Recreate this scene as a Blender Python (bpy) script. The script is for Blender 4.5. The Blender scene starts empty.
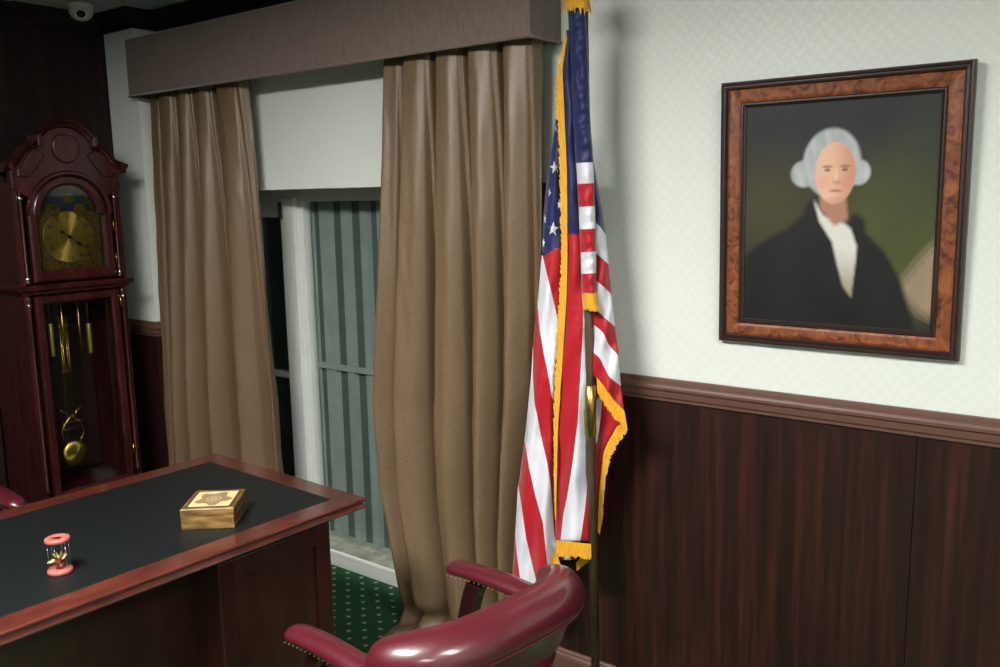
import bpy, bmesh, math, random
from mathutils import Vector, Matrix, noise
PI = math.pi
R = math.radians
S = bpy.context.scene
C = S.collection
random.seed(7)

# ------------------------------------------------------------------ camera
CAM = Vector((0.0, -2.5235, 1.75))
yaw, pitch, roll = R(37.407), R(9.016), R(-1.052)
FL = 874.2
fw = Vector((-math.sin(yaw)*math.cos(pitch), math.cos(yaw)*math.cos(pitch), -math.sin(pitch)))
rt = Vector((math.cos(yaw), math.sin(yaw), 0)); up = rt.cross(fw)
r2 = rt*math.cos(roll) + up*math.sin(roll); u2 = -rt*math.sin(roll) + up*math.cos(roll)
cam = bpy.data.cameras.new('camera'); camo = bpy.data.objects.new('camera', cam); C.objects.link(camo)
cam.sensor_width = 36.0; cam.lens = FL/1000*36.0; cam.clip_start = 0.05
M4 = Matrix((r2, u2, -fw)).transposed().to_4x4(); M4.translation = CAM
camo.matrix_world = M4
S.camera = camo

def at(px, py, Y):
    """a point of the photograph's frame carried onto the upright plane y = Y"""
    d = r2*(px-500) + u2*(333.5-py) + fw*FL
    return CAM + d*((Y-CAM.y)/d.y)

# ------------------------------------------------------------------ world, view, lights
w = bpy.data.worlds.new('World'); S.world = w; w.use_nodes = True
w.node_tree.nodes['Background'].inputs[0].default_value = (0.80, 0.82, 0.80, 1)
w.node_tree.nodes['Background'].inputs[1].default_value = 0.15
S.view_settings.view_transform = 'Standard'; S.view_settings.look = 'None'
S.view_settings.gamma = 1; S.view_settings.use_curve_mapping = False
S.view_settings.exposure = 0.0

def area(name, loc, sx, sy, power, col, spread=180):
    l = bpy.data.lights.new(name, 'AREA'); l.shape = 'RECTANGLE'; l.size = sx; l.size_y = sy
    l.energy = power; l.color = col; l.spread = R(spread)
    o = bpy.data.objects.new(name, l); C.objects.link(o); o.location = loc
    return o
LIGHTS = [  # x, y, size x, size y, watts   (recessed ceiling troffers)
    (0.75, -2.00, 1.15, 0.55, 68),
    (-1.75, -2.35, 1.15, 0.55, 172),
    (0.70, -3.8, 1.15, 0.55, 60),
]
CEIL = 2.64

# ------------------------------------------------------------------ materials
def newmat(name):
    m = bpy.data.materials.new(name); m.use_nodes = True
    nt = m.node_tree; b = nt.nodes['Principled BSDF']
    return m, nt, b
def setp(b, col=None, rough=None, metal=None, spec=None, coat=None, sheen=None):
    if col is not None: b.inputs['Base Color'].default_value = (*col, 1)
    if rough is not None: b.inputs['Roughness'].default_value = rough
    if metal is not None: b.inputs['Metallic'].default_value = metal
    if spec is not None: b.inputs['Specular IOR Level'].default_value = spec
    if coat is not None: b.inputs['Coat Weight'].default_value = coat; b.inputs['Coat Roughness'].default_value = 0.12
    if sheen is not None: b.inputs['Sheen Weight'].default_value = sheen
def s2l(r, g, b):
    f = lambda c: ((c/255+0.055)/1.055)**2.4 if c/255 > 0.04045 else c/255/12.92
    return (f(r), f(g), f(b))
def node(nt, t, **kw):
    n = nt.nodes.new(t)
    for k, v in kw.items():
        if k in n.inputs: n.inputs[k].default_value = v
        else: setattr(n, k, v)
    return n
def coords(nt, scale=(1,1,1), rot=(0,0,0), which='Object'):
    tc = node(nt, 'ShaderNodeTexCoord'); mp = node(nt, 'ShaderNodeMapping')
    mp.inputs['Scale'].default_value = scale; mp.inputs['Rotation'].default_value = rot
    nt.links.new(tc.outputs[which], mp.inputs['Vector']); return mp.outputs['Vector']
def ramp(nt, fac, stops):
    r = node(nt, 'ShaderNodeValToRGB'); e = r.color_ramp.elements
    e[0].position, e[0].color = stops[0][0], (*stops[0][1], 1)
    e[1].position, e[1].color = stops[-1][0], (*stops[-1][1], 1)
    for p, c in stops[1:-1]:
        x = e.new(p); x.color = (*c, 1)
    nt.links.new(fac, r.inputs['Fac']); return r.outputs['Color']
def bump(nt, b, h, strength=0.2, dist=0.01):
    n = node(nt, 'ShaderNodeBump'); n.inputs['Strength'].default_value = strength; n.inputs['Distance'].default_value = dist
    nt.links.new(h, n.inputs['Height']); nt.links.new(n.outputs['Normal'], b.inputs['Normal'])
def math_(nt, op, a, c=None):
    n = node(nt, 'ShaderNodeMath', operation=op)
    for i, v in enumerate((a, c)):
        if v is None: continue
        if isinstance(v, (int, float)): n.inputs[i].default_value = v
        else: nt.links.new(v, n.inputs[i])
    return n.outputs[0]

def plain(name, col, rough=0.5, metal=0.0, spec=0.5, coat=0, noise_s=None, amount=0.12, bmp=0.0):
    m, nt, b = newmat(name); setp(b, col, rough, metal, spec, coat)
    n = node(nt, 'ShaderNodeTexNoise'); n.inputs['Scale'].default_value = noise_s or 40
    nt.links.new(coords(nt), n.inputs['Vector'])
    lo = tuple(c*(1-amount) for c in col); hi = tuple(min(1, c*(1+amount)) for c in col)
    nt.links.new(ramp(nt, n.outputs['Fac'], [(0.3, lo), (0.7, hi)]), b.inputs['Base Color'])
    if bmp: bump(nt, b, n.outputs['Fac'], bmp, 0.004)
    return m
def wood(name, dark, mid, light, scale, rough=0.35, coat=0.0, spec=0.5, which='Object'):
    """grain stretched along the small-scale axis"""
    m, nt, b = newmat(name); setp(b, mid, rough, 0, spec, coat)
    n = node(nt, 'ShaderNodeTexNoise'); n.inputs['Scale'].default_value = 1; n.inputs['Detail'].default_value = 5; n.inputs['Roughness'].default_value = 0.65
    nt.links.new(coords(nt, scale, which=which), n.inputs['Vector'])
    nt.links.new(ramp(nt, n.outputs['Fac'], [(0.3, dark), (0.5, mid), (0.72, light)]), b.inputs['Base Color'])
    bump(nt, b, n.outputs['Fac'], 0.05, 0.002)
    return m
def glassmat(name, tint, refl_rough=0.02, trans=0.93):
    m = bpy.data.materials.new(name); m.use_nodes = True; nt = m.node_tree; nt.nodes.clear()
    o = node(nt, 'ShaderNodeOutputMaterial'); t = node(nt, 'ShaderNodeBsdfTransparent'); g = node(nt, 'ShaderNodeBsdfGlossy')
    t.inputs[0].default_value = (*tint, 1); g.inputs['Roughness'].default_value = refl_rough
    f = node(nt, 'ShaderNodeLayerWeight')     # Schlick's reflectance, the same from either face of the pane
    fac = math_(nt, 'ADD', 0.035, math_(nt, 'MULTIPLY', 0.96, math_(nt, 'POWER', f.outputs['Facing'], 5.0)))
    x = node(nt, 'ShaderNodeMixShader')
    nt.links.new(fac, x.inputs[0]); nt.links.new(t.outputs[0], x.inputs[1]); nt.links.new(g.outputs[0], x.inputs[2])
    nt.links.new(x.outputs[0], o.inputs['Surface']); return m

# wallpaper: pale green-white with a satin basket weave on the diagonal
def wallpaper():
    m, nt, b = newmat('wallpaper'); setp(b, rough=0.55, spec=0.3)
    tc = node(nt, 'ShaderNodeTexCoord'); sx = node(nt, 'ShaderNodeSeparateXYZ'); nt.links.new(tc.outputs['Object'], sx.inputs[0])
    X = math_(nt, 'ADD', sx.outputs['X'], sx.outputs['Y']); Z = sx.outputs['Z']
    c = 0.0295
    U = math_(nt, 'DIVIDE', math_(nt, 'ADD', X, Z), c*1.414); V = math_(nt, 'DIVIDE', math_(nt, 'SUBTRACT', X, Z), c*1.414)
    par = math_(nt, 'MODULO', math_(nt, 'ADD', math_(nt, 'ADD', math_(nt, 'FLOOR', U), math_(nt, 'FLOOR', V)), 2000.0), 2.0)
    def bar(t, s):     # a bar across the cell
        f = math_(nt, 'FRACT', t); d = math_(nt, 'ABSOLUTE', math_(nt, 'SUBTRACT', f, 0.5))
        return math_(nt, 'LESS_THAN', d, 0.22)
    bu = math_(nt, 'MULTIPLY', bar(U, 0), par); bv = math_(nt, 'MULTIPLY', bar(V, 0), math_(nt, 'SUBTRACT', 1.0, par))
    a = math_(nt, 'ADD', bu, bv)
    nz = node(nt, 'ShaderNodeTexNoise'); nz.inputs['Scale'].default_value = 400; nt.links.new(tc.outputs['Object'], nz.inputs['Vector'])
    f = math_(nt, 'ADD', math_(nt, 'MULTIPLY', a, 0.75), math_(nt, 'MULTIPLY', nz.outputs['Fac'], 0.25))
    nt.links.new(ramp(nt, f, [(0.0, s2l(209, 213, 208)), (1.0, s2l(213, 217, 212))]), b.inputs['Base Color'])
    r = math_(nt, 'SUBTRACT', 0.6, math_(nt, 'MULTIPLY', a, 0.2)); nt.links.new(r, b.inputs['Roughness'])
    return m
# carpet: deep green pile with a diagonal lattice of small straw coloured knots
def carpetmat():
    m, nt, b = newmat('carpet'); setp(b, rough=0.95, spec=0.1)
    tc = node(nt, 'ShaderNodeTexCoord'); nz = node(nt, 'ShaderNodeTexNoise'); nz.inputs['Scale'].default_value = 90
    nt.links.new(tc.outputs['Object'], nz.inputs['Vector'])
    sx = node(nt, 'ShaderNodeSeparateXYZ'); nt.links.new(tc.outputs['Object'], sx.inputs[0])
    wob = math_(nt, 'MULTIPLY', math_(nt, 'SUBTRACT', nz.outputs['Fac'], 0.5), 0.25)
    def d2(ox, oy):
        fx = math_(nt, 'SUBTRACT', math_(nt, 'FRACT', math_(nt, 'ADD', math_(nt, 'DIVIDE', sx.outputs['X'], 0.094), 50+ox)), 0.5)
        fy = math_(nt, 'SUBTRACT', math_(nt, 'FRACT', math_(nt, 'ADD', math_(nt, 'DIVIDE', sx.outputs['Y'], 0.086), 50+oy)), 0.5)
        ax = math_(nt, 'ABSOLUTE', fx); ay = math_(nt, 'ABSOLUTE', fy)
        return math_(nt, 'ADD', math_(nt, 'ADD', ax, ay), wob)
    k = math_(nt, 'MINIMUM', d2(0, 0), d2(.5, .5))
    dot = math_(nt, 'LESS_THAN', k, 0.125)
    n2 = node(nt, 'ShaderNodeTexNoise'); n2.inputs['Scale'].default_value = 350; nt.links.new(tc.outputs['Object'], n2.inputs['Vector'])
    green = ramp(nt, n2.outputs['Fac'], [(0.3, s2l(36, 74, 50)), (0.7, s2l(60, 106, 78))])
    mx = node(nt, 'ShaderNodeMix', data_type='RGBA'); nt.links.new(dot, mx.inputs[0])
    nt.links.new(green, mx.inputs[6]); mx.inputs[7].default_value = (*s2l(176, 180, 124), 1)
    nt.links.new(mx.outputs[2], b.inputs['Base Color']); bump(nt, b, n2.outputs['Fac'], 0.5, 0.004)
    return m
def fabric(name, lo, hi, scale=(260, 260, 60), rough=0.7, sheen=0.3, bmp=0.15):
    m, nt, b = newmat(name); setp(b, hi, rough, 0, 0.3, None, sheen)
    n = node(nt, 'ShaderNodeTexNoise'); n.inputs['Scale'].default_value = 1; n.inputs['Detail'].default_value = 4
    nt.links.new(coords(nt, scale), n.inputs['Vector'])
    nt.links.new(ramp(nt, n.outputs['Fac'], [(0.3, lo), (0.7, hi)]), b.inputs['Base Color']); bump(nt, b, n.outputs['Fac'], bmp, 0.002)
    return m
MT = {}
MT['paper'] = wallpaper()
MT['carpet'] = carpetmat()
MT['panel'] = wood('wainscot_wood', s2l(24, 11, 10), s2l(38, 18, 15), s2l(64, 29, 22), (42, 42, 1.4), 0.4, 0.0, 0.35)
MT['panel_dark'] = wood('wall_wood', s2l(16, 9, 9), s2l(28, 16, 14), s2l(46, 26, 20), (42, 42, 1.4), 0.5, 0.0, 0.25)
MT['rail'] = plain('rail_paint', s2l(92, 64, 56), 0.42, spec=0.4, amount=.04)
MT['crown'] = plain('crown_paint', s2l(26, 19, 19), 0.55, spec=.3)
MT['ceiling'] = plain('ceiling_tile', s2l(168, 170, 166), 0.9, noise_s=60, amount=.04)
MT['valance'] = fabric('valance_linen', s2l(101, 86, 81), s2l(124, 107, 100), (420, 420, 22), 0.7, 0.2)
MT['curtain'] = fabric('curtain_satin', s2l(96, 77, 57), s2l(118, 95, 72), (90, 90, 420), 0.42, 0.0, 0.05)
MT['curtain'].node_tree.nodes['Principled BSDF'].inputs['Specular IOR Level'].default_value = 0.5
MT['cream'] = plain('window_paint', s2l(214, 218, 213), 0.4, amount=.02)
MT['curb'] = plain('curb_paint', s2l(232, 236, 230), 0.4, amount=.02)
MT['dusty'] = plain('sill_concrete', s2l(150, 154, 140), 0.8, noise_s=14, amount=0.3)
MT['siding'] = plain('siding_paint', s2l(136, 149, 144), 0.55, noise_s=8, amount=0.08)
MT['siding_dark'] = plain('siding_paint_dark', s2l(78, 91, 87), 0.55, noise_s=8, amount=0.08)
MT['screen'] = plain('insect_screen', s2l(34, 40, 38), 0.6)
MT['glass'] = glassmat('window_glass', (0.97, 0.985, 0.975))
MT['darkglass'] = glassmat('smoked_glass', (0.50, 0.57, 0.56))
MT['clockglass'] = glassmat('clock_glass', (0.9, 0.9, 0.88))
MT['cherry'] = wood('cherry_wood', s2l(50, 14, 11), s2l(86, 26, 20), s2l(118, 42, 31), (6, 6, 30), 0.3, 0.25)
MT['cherry_top'] = wood('cherry_top', s2l(58, 25, 20), s2l(78, 34, 27), s2l(94, 44, 34), (30, 7, 30), 0.26, 0.6)
MT['cherry_body'] = wood('cherry_body', s2l(28, 9, 9), s2l(43, 15, 13), s2l(58, 22, 19), (26, 26, 3), 0.32, 0.2)
MT['clockwood'] = wood('clock_mahogany', s2l(30, 9, 11), s2l(50, 16, 17), s2l(70, 25, 23), (34, 34, 4), 0.28, 0.3)
MT['clockdark'] = plain('clock_interior', s2l(34, 10, 9), 0.6)
MT['leather_black'] = plain('desk_leather', s2l(15, 20, 20), 0.45, spec=0.35, noise_s=300, bmp=0.15)
MT['burgundy'] = plain('burgundy_leather', s2l(76, 17, 29), 0.36, spec=0.5, coat=0.6, noise_s=120, amount=0.1, bmp=0.06)
MT['darkwood'] = plain('chair_mahogany', s2l(36, 10, 12), 0.25, coat=0.4)
MT['brass'] = plain('brass', s2l(196, 160, 78), 0.28, 1.0)
MT['dialbrass'] = None
MT['paleBrass'] = plain('pale_brass', s2l(206, 190, 110), 0.3, 0.85)
MT['polebrass'] = plain('pole_brass', s2l(170, 145, 88), 0.3, 1.0)
MT['pole'] = wood('pole_wood', s2l(48, 34, 24), s2l(72, 54, 40), s2l(92, 72, 52), (60, 60, 4), 0.4)
MT['black'] = plain('black_metal', s2l(14, 14, 15), 0.4)
MT['white'] = plain('white_plastic', s2l(205, 208, 205), 0.35, amount=.02)
MT['silver'] = plain('chrome', s2l(210, 210, 215), 0.15, 1.0)
MT['navy'] = fabric('flag_navy', s2l(22, 28, 76), s2l(27, 34, 88), (500, 500, 500), 0.5, 0.2, 0.0)
MT['red'] = fabric('flag_red', s2l(160, 13, 27), s2l(170, 17, 33), (500, 500, 500), 0.5, 0.2, 0.0)
MT['fwhite'] = fabric('flag_white', s2l(204, 204, 214), s2l(212, 212, 222), (500, 500, 500), 0.5, 0.2, 0.0)
MT['gold'] = fabric('gold_fringe', s2l(186, 122, 14), s2l(240, 180, 40), (900, 900, 30), 0.6, 0.2, 0.6)
MT['frame_dark'] = plain('frame_walnut', s2l(44, 28, 25), 0.38, coat=0.1)
MT['pink'] = plain('pink_stone', s2l(158, 86, 78), 0.45)
MT['petal'] = plain('cream_petals', s2l(224, 202, 132), 0.5)
MT['stem'] = plain('brown_clay', s2l(112, 50, 34), 0.5)
MT['lidfield'] = None

def burl():
    m, nt, b = newmat('walnut_burl'); setp(b, rough=0.45, spec=0.35)
    v = coords(nt, (1, 1, 1)); n = node(nt, 'ShaderNodeTexNoise'); n.inputs['Scale'].default_value = 26; n.inputs['Detail'].default_value = 7; n.inputs['Distortion'].default_value = 1.6
    nt.links.new(v, n.inputs['Vector'])
    nt.links.new(ramp(nt, n.outputs['Fac'], [(0.30, s2l(44, 20, 12)), (0.42, s2l(104, 52, 26)), (0.56, s2l(128, 70, 38)), (0.72, s2l(150, 90, 52))]), b.inputs['Base Color'])
    return m
MT['burl'] = burl()
def boxwood():
    m, nt, b = newmat('box_wood'); setp(b, rough=0.4, coat=0.15)
    n = node(nt, 'ShaderNodeTexNoise'); n.inputs['Scale'].default_value = 1; n.inputs['Detail'].default_value = 5
    nt.links.new(coords(nt, (14, 14, 60)), n.inputs['Vector'])
    nt.links.new(ramp(nt, n.outputs['Fac'], [(0.3, s2l(62, 40, 18)), (0.5, s2l(108, 80, 40)), (0.7, s2l(142, 114, 66))]), b.inputs['Base Color'])
    return m
MT['boxwood'] = boxwood()
def attrmat(name, rough=0.45, metal=0.0):
    m, nt, b = newmat(name); setp(b, rough=rough, metal=metal, spec=0.25)
    a = node(nt, 'ShaderNodeAttribute'); a.attribute_name = 'pigment'; nt.links.new(a.outputs['Color'], b.inputs['Base Color']); return m
def brushed_dial():
    m, nt, b = newmat('brass_dial'); setp(b, s2l(200, 174, 86), 0.36, 0.95)
    b.inputs['Anisotropic'].default_value = 0.85
    t = node(nt, 'ShaderNodeTangent'); t.direction_type = 'RADIAL'; t.axis = 'Y'
    nt.links.new(t.outputs[0], b.inputs['Tangent']); return m
MT['dialbrass'] = brushed_dial()
def engraved():
    m, nt, b = newmat('engraved_brass'); setp(b, rough=0.42, metal=0.9)
    n = node(nt, 'ShaderNodeTexNoise'); n.inputs['Scale'].default_value = 95; n.inputs['Distortion'].default_value = 2
    nt.links.new(coords(nt), n.inputs['Vector'])
    nt.links.new(ramp(nt, n.outputs['Fac'], [(0.4, s2l(62, 52, 24)), (0.55, s2l(148, 124, 62))]), b.inputs['Base Color']); bump(nt, b, n.outputs['Fac'], 0.5, 0.003)
    return m
MT['engraved'] = engraved()

# ------------------------------------------------------------------ mesh helpers
def bm_(): return bmesh.new()
def merge(bm, tmp, mi=0, mat=None):
    if mat is not None: bmesh.ops.transform(tmp, matrix=mat, verts=tmp.verts)
    vm = {}
    for v in tmp.verts: vm[v] = bm.verts.new(v.co)
    for f in tmp.faces:
        try: nf = bm.faces.new([vm[v] for v in f.verts])
        except ValueError: continue
        nf.material_index = mi; nf.smooth = f.smooth
    tmp.free()
def box(bm, x0, x1, y0, y1, z0, z1, bev=0.0, mi=0, mat=None, seg=2):
    t = bmesh.new(); bmesh.ops.create_cube(t, size=1)
    for v in t.verts:
        v.co = Vector(((x0+x1)/2 + v.co.x*(x1-x0), (y0+y1)/2 + v.co.y*(y1-y0), (z0+z1)/2 + v.co.z*(z1-z0)))
    if bev > 0: bmesh.ops.bevel(t, geom=t.edges[:], offset=bev, segments=seg, affect='EDGES', profile=0.5)
    merge(bm, t, mi, mat); return bm
def rings(bm, loops, mi=0, cap0=True, cap1=True, closed=True, smooth=False):
    """skin a list of equally long point loops"""
    vs = [[bm.verts.new(p) for p in L] for L in loops]
    n = len(vs[0])
    for a, b in zip(vs, vs[1:]):
        for i in range(n if closed else n-1):
            j = (i+1) % n
            f = bm.faces.new((a[i], a[j], b[j], b[i])); f.material_index = mi; f.smooth = smooth
    if cap0 and closed: f = bm.faces.new(vs[0][::-1]); f.material_index = mi
    if cap1 and closed: f = bm.faces.new(vs[-1]); f.material_index = mi
    return vs
def stack(bm, x0, x1, y0, y1, prof, mi=0, sides='lrfb', cap0=True, cap1=True):
    """rectangular moulded block; prof = [(outset, z)]"""
    L = []
    for o, z in prof:
        l = o if 'l' in sides else 0; r = o if 'r' in sides else 0; f = o if 'f' in sides else 0; b = o if 'b' in sides else 0
        L.append([Vector((x0-l, y0-f, z)), Vector((x1+r, y0-f, z)), Vector((x1+r, y1+b, z)), Vector((x0-l, y1+b, z))])
    rings(bm, L, mi, cap0, cap1); return bm
def tube(bm, pts, rad, seg=12, mi=0, caps=True, flat=1.0):
    pts = [Vector(p) for p in pts]
    rads = rad if isinstance(rad, (list, tuple)) else [rad]*len(pts)
    L = []; ref = None
    for i, p in enumerate(pts):
        a = pts[max(0, i-1)]; b = pts[min(len(pts)-1, i+1)]; d = (b-a).normalized()
        if ref is None: ref = Vector((0, 0, 1)) if abs(d.z) < 0.9 else Vector((1, 0, 0))
        s = d.cross(ref).normalized(); t = s.cross(d).normalized(); ref = t
        L.append([p + s*math.cos(2*PI*k/seg)*rads[i] + t*math.sin(2*PI*k/seg)*rads[i]*flat for k in range(seg)])
    rings(bm, L, mi, caps, caps, smooth=True); return bm
def lathe(bm, prof, cx=0, cy=0, cz=0, seg=24, mi=0, axis='z'):
    L = []
    for r, h in prof:
        ring = []
        for k in range(seg):
            a = 2*PI*k/seg; c, s = math.cos(a)*max(r, 1e-4), math.sin(a)*max(r, 1e-4)
            ring.append(Vector((cx+c, cy+s, cz+h)) if axis == 'z' else Vector((cx+c, cy+h, cz+s)))
        L.append(ring)
    rings(bm, L, mi, True, True, smooth=True); return bm
def prism(bm, poly, y0, y1, mi=0, bev=0.0, axis='y'):
    """poly = (x,z) outline extruded along y"""
    t = bmesh.new()
    a = [t.verts.new((x, y0, z) if axis == 'y' else (x, z, y0)) for x, z in poly]; b = [t.verts.new((x, y1, z) if axis == 'y' else (x, z, y1)) for x, z in poly]
    n = len(poly); t.faces.new(a); t.faces.new(b[::-1])
    for i in range(n): t.faces.new((a[i], b[i], b[(i+1) % n], a[(i+1) % n]))
    bmesh.ops.recalc_face_normals(t, faces=t.faces[:])
    if bev:
        es = [e for e in t.edges if len(e.link_faces) == 2 and (len(e.link_faces[0].verts) > 4) != (len(e.link_faces[1].verts) > 4)]
        bmesh.ops.bevel(t, geom=es, offset=bev, segments=2, affect='EDGES', profile=0.5)
    merge(bm, t, mi); return bm
def sweep(bm, path, prof, mi=0, caps=True):
    """profile (offset to the LEFT of travel, z) swept along a horizontal polyline with mitres"""
    P = [Vector((p[0], p[1])) for p in path]; L = []
    for i, p in enumerate(P):
        ds = []
        if i > 0: ds.append((p-P[i-1]).normalized())
        if i < len(P)-1: ds.append((P[i+1]-p).normalized())
        ns = [Vector((-d.y, d.x)) for d in ds]
        if len(ns) == 2:
            m = (ns[0]+ns[1]).normalized(); m = m/ max(0.2, m.dot(ns[0]))
        else: m = ns[0]
        L.append([Vector((p.x+m.x*o, p.y+m.y*o, z)) for o, z in prof])
    rings(bm, L, mi, caps, caps); return bm
def obj(name, bm, mats, parent=None, smooth=None, recalc=True):
    if recalc: bmesh.ops.recalc_face_normals(bm, faces=bm.faces[:])
    me = bpy.data.meshes.new(name); bm.to_mesh(me); bm.free()
    for m in (mats if isinstance(mats, (list, tuple)) else [mats]): me.materials.append(m)
    if smooth is not None:
        for p in me.polygons: p.use_smooth = smooth
    o = bpy.data.objects.new(name, me); C.objects.link(o)
    if parent: o.parent = parent
    return o
def tag(o, label, cat, group=None):
    o['label'] = label; o['category'] = cat
    if group: o['group'] = group
    return o
def thing(name, label, cat, loc=(0, 0, 0), rz=0, group=None):
    o = bpy.data.objects.new(name, None); C.objects.link(o); o.empty_display_size = 0.1
    o.location = loc; o.rotation_euler = (0, 0, rz); return tag(o, label, cat, group)
def struct(name, bm, m, parent=None, label=None):
    o = obj(name, bm, m, parent)
    if parent is None: o['kind'] = 'structure'
    if label: o['label'] = label
    return o
def copy_tree(o, parent=None):
    c = o.copy(); C.objects.link(c); c.parent = parent
    for ch in list(o.children): copy_tree(ch, c)
    return c

# ------------------------------------------------------------------ the room shell
XL, XR, YB = -4.25, 2.3, -4.6          # left wall, right wall, wall behind the camera
OX0, OX1, OZ = -3.72, -1.715, 1.79     # window opening
PX, PY = -3.99, -0.13                  # pilaster corner
b = bm_(); box(b, XL-0.1, XR+0.1, YB-0.1, 0.16, -0.1, 0); struct('floor', b, MT['carpet'])
b = bm_()
box(b, OX1, XR+0.1, 0, 0.34, 0, 2.8); box(b, XL-0.1, OX0, 0, 0.34, 0, 2.8); box(b, OX0, OX1, 0, 0.34, OZ, 2.8)
struct('wall_back', b, MT['paper'])
b = bm_(); box(b, XL, PX, PY, 0, 0, 2.8); struct('wall_pilaster', b, MT['paper'])
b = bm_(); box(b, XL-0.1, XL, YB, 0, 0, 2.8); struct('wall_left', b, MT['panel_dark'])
b = bm_(); box(b, XR, XR+0.1, YB, 0, 0, 2.8); struct('wall_right', b, MT['paper'])
b = bm_(); box(b, XL-0.1, XR+0.1, YB-0.1, YB, 0, 2.8); struct('wall_rear', b, MT['panel'])
# ceiling: lay-in tiles on a thin grid, with openings for the troffers
b = bm_()
box(b, XL-0.1, XR+0.1, YB-0.1, 0.34, CEIL+0.02, CEIL+0.1)
gx = [XL + 0.61*i for i in range(12)]; gy = [0 - 0.61*i for i in range(9)]
box(b, XL, XR, YB, 0, CEIL, CEIL+0.02, 0.0)
for x in gx: box(b, x-0.012, x+0.012, YB, 0, CEIL-0.004, CEIL+0.001)
for y in gy: box(b, XL, XR, y-0.012, y+0.012, CEIL-0.004, CEIL+0.001)
struct('ceiling', b, MT['ceiling'])

# dark panelling under the rail
def wains(bm, x0, x1, yf):
    edges = [x0]; x = -1.71+1.22*0
    seams = [s for s in (-0.50, 0.72, 1.94) if x0 < s < x1]
    xs = [x0] + seams + [x1]
    for a, c in zip(xs, xs[1:]):
        box(bm, a+0.0008, c-0.0008, yf, yf+0.012, 0.0, 1.09, 0.0008)
b = bm_(); wains(b, OX1, XR, -0.012); struct('trim_1', b, MT['panel'], label='dark wood panelling under the chair rail')
b = bm_(); wains(b, XL, PX, PY-0.012); box(b, PX, PX+0.01, PY-0.012, 0, 0, 1.09); struct('trim_2', b, MT['panel'], label='dark wood panelling on the corner pilaster')
railp = [(0, 1.155), (0.012, 1.155), (0.016, 1.150), (0.017, 1.143), (0.030, 1.137), (0.034, 1.130), (0.034, 1.122), (0.028, 1.116), (0.027, 1.098), (0.022, 1.092), (0.022, 1.084), (0.012, 1.078), (0, 1.078)]
b = bm_(); sweep(b, [(XR, 0), (OX1, 0)], railp); struct('trim_3', b, MT['rail'], label='brown moulded chair rail')
b = bm_(); sweep(b, [(PX, 0), (PX, PY), (XL, PY)], [(o, z) for o, z in railp]); struct('trim_4', b, MT['rail'])
basep = [(0, 0.098), (0.006, 0.098), (0.012, 0.092), (0.012, 0.086), (0.018, 0.078), (0.020, 0.068), (0.020, 0.0), (0, 0.0)]
basep = [(o+0.012 if o else 0, z) for o, z in basep]
b = bm_(); sweep(b, [(XR, 0), (OX1, 0)], basep); struct('baseboard_back', b, MT['rail'])
b = bm_(); sweep(b, [(PX, PY), (XL, PY)], basep); struct('baseboard_pilaster', b, MT['rail'])
b = bm_(); sweep(b, [(XL, PY), (XL, YB)], basep); struct('baseboard_left', b, MT['rail'])
crp = [(0, 2.562), (0.015, 2.562), (0.018, 2.568), (0.018, 2.576), (0.032, 2.588), (0.050, 2.608), (0.070, 2.618), (0.076, 2.624), (0.082, 2.630), (0.082, CEIL), (0, CEIL)]
b = bm_(); sweep(b, [(XR, YB), (XR, 0), (PX, 0), (PX, PY), (XL, PY), (XL, YB)], crp); struct('trim_5', b, MT['crown'], label='dark crown moulding')
# kerb under the window
b = bm_(); stack(b, OX0, OX1, 0.15, 0.34, [(0, 0), (0, 0.055), (0.006, 0.060), (0.006, 0.072), (0.003, 0.075)], sides='f')
for f in b.faces: f.material_index = 0
box(b, OX0, OX1, 0.158, 0.34, 0.0745, 0.078, 0.001, 1)
struct('trim_6', b, [MT['curb'], MT['dusty']], label='white kerb with a dusty grey top under the window')

# window
win = thing('window_1', 'white framed floor length window behind the curtains', 'window', ((OX0+OX1)/2, 0.27, 0.078))
del win['category']; win['kind'] = 'structure'
wx = (OX0+OX1)/2
def wpart(name, boxes, m, parent=win, bev=0.003):
    b = bm_()
    for q in boxes: box(b, q[0]-wx, q[1]-wx, q[2]-0.27, q[3]-0.27, q[4]-0.078, q[5]-0.078, bev)
    o = obj(name, b, m, parent)
    return o
y0, y1 = 0.235, 0.33
wpart('frame', [(OX0, OX1, y0, y1, 1.735, OZ), (OX0, OX0+.05, y0, y1, .078, 1.735), (OX1-.05, OX1, y0, y1, .078, 1.735)], MT['cream'])
wpart('mullion', [(-3.415, -3.315, y0-.02, y0+.05, .079, 1.755), (-3.318, -3.275, y0+.002, y0+.05, .079, 1.745)], MT['cream'], bev=.004)
sash = wpart('sash', [(OX0+.05, -3.40, y0+.02, y1-.02, 1.66, 1.735), (OX0+.05, -3.40, y0+.01, y1-.02, .860, .892), (OX0+.05, -3.40, y0+.02, y1-.02, .079, .15), (OX0+.05, OX0+.1, y0+.02, y1-.02, .15, 1.66)], MT['cream'])
wpart('pane', [(OX0+.08, -3.40, .265, .268, .12, 1.70)], MT['darkglass'], sash, 0)
wpart('pane', [(-3.277, OX1-.05, .262, .265, .079, 1.74)], MT['glass'], win, 0)
wpart('latch', [(-3.392, -3.386, y0-.05, y0-.03, 1.66, 1.735), (-3.395, -3.383, y0-.052, y0-.03, 1.655, 1.668)], MT['black'], win, .001)
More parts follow.
